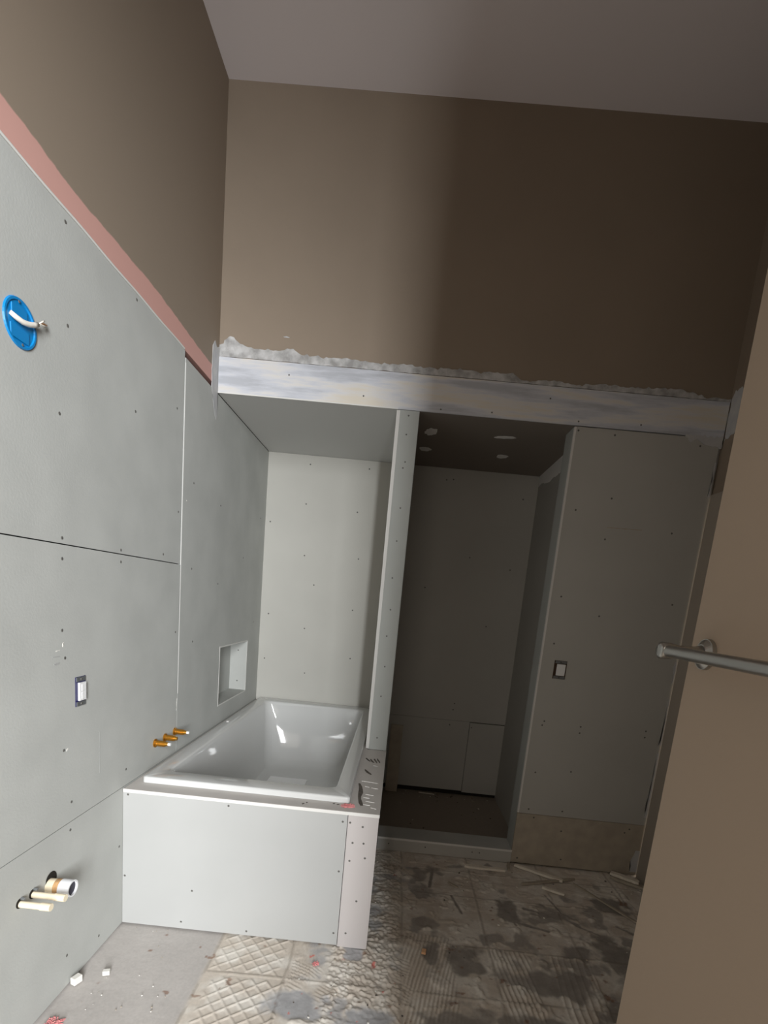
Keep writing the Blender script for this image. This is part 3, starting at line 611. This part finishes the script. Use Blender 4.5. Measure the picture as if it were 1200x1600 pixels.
for (x, z) in ((1.60, 0.245), (2.06, 0.235), (1.55, 0.03), (1.76, 0.045), (1.74, 0.19), (2.04, 0.215)): screw(rl, (x, Yh-0.0005, z), 1, -1, 0.0045)
prism('compound_fleck', rough_line([(1.72, 1.598), (1.87, 1.600), (1.87, 1.603), (1.72, 1.601), (1.72, 1.598)], 0.01, 0.0006, 3)[:-1], 1, Yh, Yh-0.0006, M_SCRAP, ru)
prism('compound_patch', rough_line([(1.98, 1.992), (2.0, 1.975), (2.03, 1.984), (2.06, 1.968), (2.10, 1.962), (2.14, 1.955), (2.14, 2.0), (1.98, 2.0)], 0.01, 0.003, 13), 1, Yh-0.001, Yh-0.003, M_MUD, hd)

# ------------------------------------------------------------------ towel bar on the near wall
def towel_bar():
    XW = 1.34; z = 1.163; ya, yb = -0.804, -1.38
    t = empty('towel_bar', (XW, ya, z)); tag(t, 'brushed metal towel bar on the near brown wall at the right edge', 'towel bar')
    for y in (0.0, yb-ya):
        bm = bmesh.new(); bm_cyl(bm, (0, y, 0), (-0.006, y, 0), 0.024, 0.0235, 32); bm_cyl(bm, (-0.006, y, 0), (-0.012, y, 0), 0.0225, 0.015, 32)
        po = fin(bm, 'wall_flange', M_NICKEL, t)
        bm = bmesh.new(); bm_tube(bm, [(-0.010, y, 0), (-0.022, y, 0), (-0.045, y, 0), (-0.060, y, 0), (-0.072, y, 0), (-0.075, y, 0)], [0.014, 0.0105, 0.0098, 0.0130, 0.0128, 0.008], 24)
        fin(bm, 'post', M_NICKEL, t, smooth=True)
    bm = bmesh.new(); bm_tube(bm, [(-0.064, 0.012, 0), (-0.064, 0.010, 0), (-0.064, 0.0, 0), (-0.064, (yb-ya)/2, 0), (-0.064, yb-ya, 0), (-0.064, yb-ya-0.012, 0)], [0.005, 0.0085, 0.0088, 0.0088, 0.0088, 0.005], 24)
    fin(bm, 'bar', M_NICKEL, t, smooth=True)
towel_bar()
struct(box('wall_near_right', (1.34, YF+0.0005, -0.06), (XR+0.15, -0.755, Zc), mat('brown paint lightened for bounce', rgb(160, 143, 126), 0.65, 0.25, bump=0.1), bevel=0.004)).name = 'wall_right_near'  # same brown paint, lightened to put bounced light into its colour
struct(box('trim_3', (JX1, YF-0.13, 0.0), (JX1+0.02, YF+0.001, JZ), M_DOOR))
struct(box('trim_4', (JX0, YF-0.13, 0.0), (JX0+0.02, YF+0.001, JZ), M_DOOR))

# ------------------------------------------------------------------ debris
def scrap(a, b, wd, th, label, m=M_SCRAP, z=0.0012, tilt=0.0):
    """a drywall sliver lying from a to b, with broken ends"""
    rnd = random.Random(int(a[0]*1000+b[1]*777)); L = math.hypot(b[0]-a[0], b[1]-a[1]); n = 8; bm = bmesh.new(); prev = None
    secs = []
    for i in range(n+1):
        x = -L/2+L*i/n+(rnd.uniform(-.004, .004) if 0 < i < n else 0); k = wd/2*rnd.uniform(.8, 1.1)*(0.7 if i in (0, n) else 1); hh = th*rnd.uniform(.85, 1.05)
        secs.append([bm.verts.new((x, -k, 0)), bm.verts.new((x+rnd.uniform(-.003, .003), k, 0)), bm.verts.new((x, k*.9, hh)), bm.verts.new((x+rnd.uniform(-.003, .003), -k*.9, hh))])
    for p, q in zip(secs, secs[1:]):
        for i in range(4): bm.faces.new((p[i], p[(i+1) % 4], q[(i+1) % 4], q[i]))
    bm.faces.new(secs[0]); bm.faces.new(secs[-1][::-1])
    o = fin(bm, 'drywall_scrap', m); o.location = ((a[0]+b[0])/2, (a[1]+b[1])/2, z); o.rotation_euler = (0, -tilt, math.atan2(b[1]-a[1], b[0]-a[0]))
    tag(o, label, 'drywall scrap', 'drywall scraps along the closet curb'); return o
M_SC2 = mat('pale scrap', rgb(222, 214, 200), 0.9, 0.1, var=0.05, scale=30)
scrap((1.285, 0.655), (1.475, 0.650), 0.026, 0.011, 'long pale drywall scrap on the floor left of the curb corner', M_SC2)
scrap((1.505, 0.735-0.01), (1.495, 0.655), 0.013, 0.013, 'short drywall scrap standing out from the curb corner')
scrap((1.535, 0.715), (1.735, 0.605), 0.022, 0.011, 'long slanting drywall scrap against the low right sheet', M_SC2)
scrap((1.53, 0.545), (1.80, 0.640), 0.015, 0.008, 'thin drywall scrap tucked under the slanting long one')
scrap((1.620, 0.535), (1.705, 0.490), 0.017, 0.010, 'little pale drywall scrap alone before the crossed pair', M_SC2)
scrap((1.78, 0.60), (1.97, 0.31), 0.011, 0.006, 'thin curved sliver of drywall running toward the door')
scrap((1.995, 0.715), (2.10, 0.640), 0.030, 0.012, 'drywall scrap in the right corner, upper of two', M_SC2, z=0.013)
scrap((1.99, 0.70), (2.12, 0.61), 0.030, 0.011, 'drywall scrap in the right corner, lower of two')
scrap((1.195, 0.50), (1.235, 0.46), 0.010, 0.004, 'tiny drywall sliver at left of the scraps, on grey floor')
scrap((1.10, 1.565), (1.20, 1.555), 0.010, 0.005, 'thin pale sliver on the floor against the closet back', M_SC2)
# chips and crumbs
def chip(x, y, r, m, label, name='drywall_chip', cat='chip', group=None, z=0.0):
    rnd = random.Random(int(x*9173+y*3331)); bm = bmesh.new()
    bmesh.ops.create_icosphere(bm, subdivisions=1, radius=r)
    for v in bm.verts: v.co = Vector((v.co.x*rnd.uniform(.7, 1.2), v.co.y*rnd.uniform(.6, 1.1), v.co.z*rnd.uniform(.45, .6)))
    o = fin(bm, name, m); o.location = (x, y, z+r*0.4); o.rotation_euler = (0, 0, rnd.uniform(0, 6.28))
    tag(o, label, cat, group); return o
def block(x, y, s, hgt, rz, m, label, name='plaster_block', cat='plaster piece'):
    o = box(name, (-s/2, -s*.35, 0), (s/2, s*.35, hgt), m, bevel=0.0015); o.location = (x, y, 0.0002); o.rotation_euler = (0.0, 0, rz); tag(o, label, cat); return o
block(0.082, -0.240, 0.020, 0.014, 0.3, M_CHIP, 'small white plaster block alone on the grey floor by left wall')
block(0.018, -0.285, 0.026, 0.022, 1.2, M_CHIP, 'white plaster block lying against the foot of the left wall')
block(1.065, 0.015, 0.022, 0.009, 1.4, mat('tan chip', rgb(226, 180, 140), 0.9, 0.1), 'tan plaster piece on the floor beside a dark bare patch')
tag(tuft('insulation_tuft', (0.045, -0.43, 0.0), 0.020, M_PINKF, 3, 40), 'pink fibre tuft on the floor at the left wall foot', 'insulation')
tag(tuft('insulation_tuft', (0.70, -0.10, 0.0), 0.012, M_PINKF, 5, 25), 'small pink fibre tuft on the floor below the tub front corner', 'insulation')
rnd = random.Random(11)
for i in range(24):
    x = rnd.uniform(0.03, 0.36); y = rnd.uniform(-0.50, -0.02)
    if rnd.random() < .35: y = rnd.uniform(-0.025, -0.012)
    if rnd.random() < .25: y = rnd.uniform(-0.37, -0.30); x = rnd.uniform(.05, .3)
    chip(x, y, rnd.uniform(.0012, .0032), M_CHIP if rnd.random() < .6 else M_SCRAP, 'tiny plaster crumb on the smooth grey floor by the left wall', group='crumbs on the smooth grey floor')
for i in range(40):
    chip(rnd.uniform(0.62, 1.0), rnd.uniform(-0.45, -0.02) if rnd.random() < .7 else rnd.uniform(-.02, .6) , rnd.uniform(.002, .005), rnd.choice([M_CHIP, M_SCRAP, M_SMEAR]), 'tiny crumb on the ridged floor near the tub corner', group='crumbs on the ridged floor') if True else None
for i in range(34):
    chip(rnd.uniform(1.05, 2.05), rnd.uniform(0.0, 0.70), rnd.uniform(.002, .006), rnd.choice([M_CHIP, M_SCRAP, M_SMEAR]), 'tiny crumb on the shaded floor before the closet', group='crumbs on the shaded floor')
for i in range(60):
    y = rnd.uniform(1.50, 1.59) if rnd.random() < .7 else rnd.uniform(0.95, 1.5)
    chip(rnd.uniform(0.97, 1.56), y, rnd.uniform(.002, .006), rnd.choice([M_CHIP, M_SCRAP, M_SMEAR, M_SMEAR]), 'tiny crumb on the closet floor', group='crumbs on the closet floor', z=-0.002)
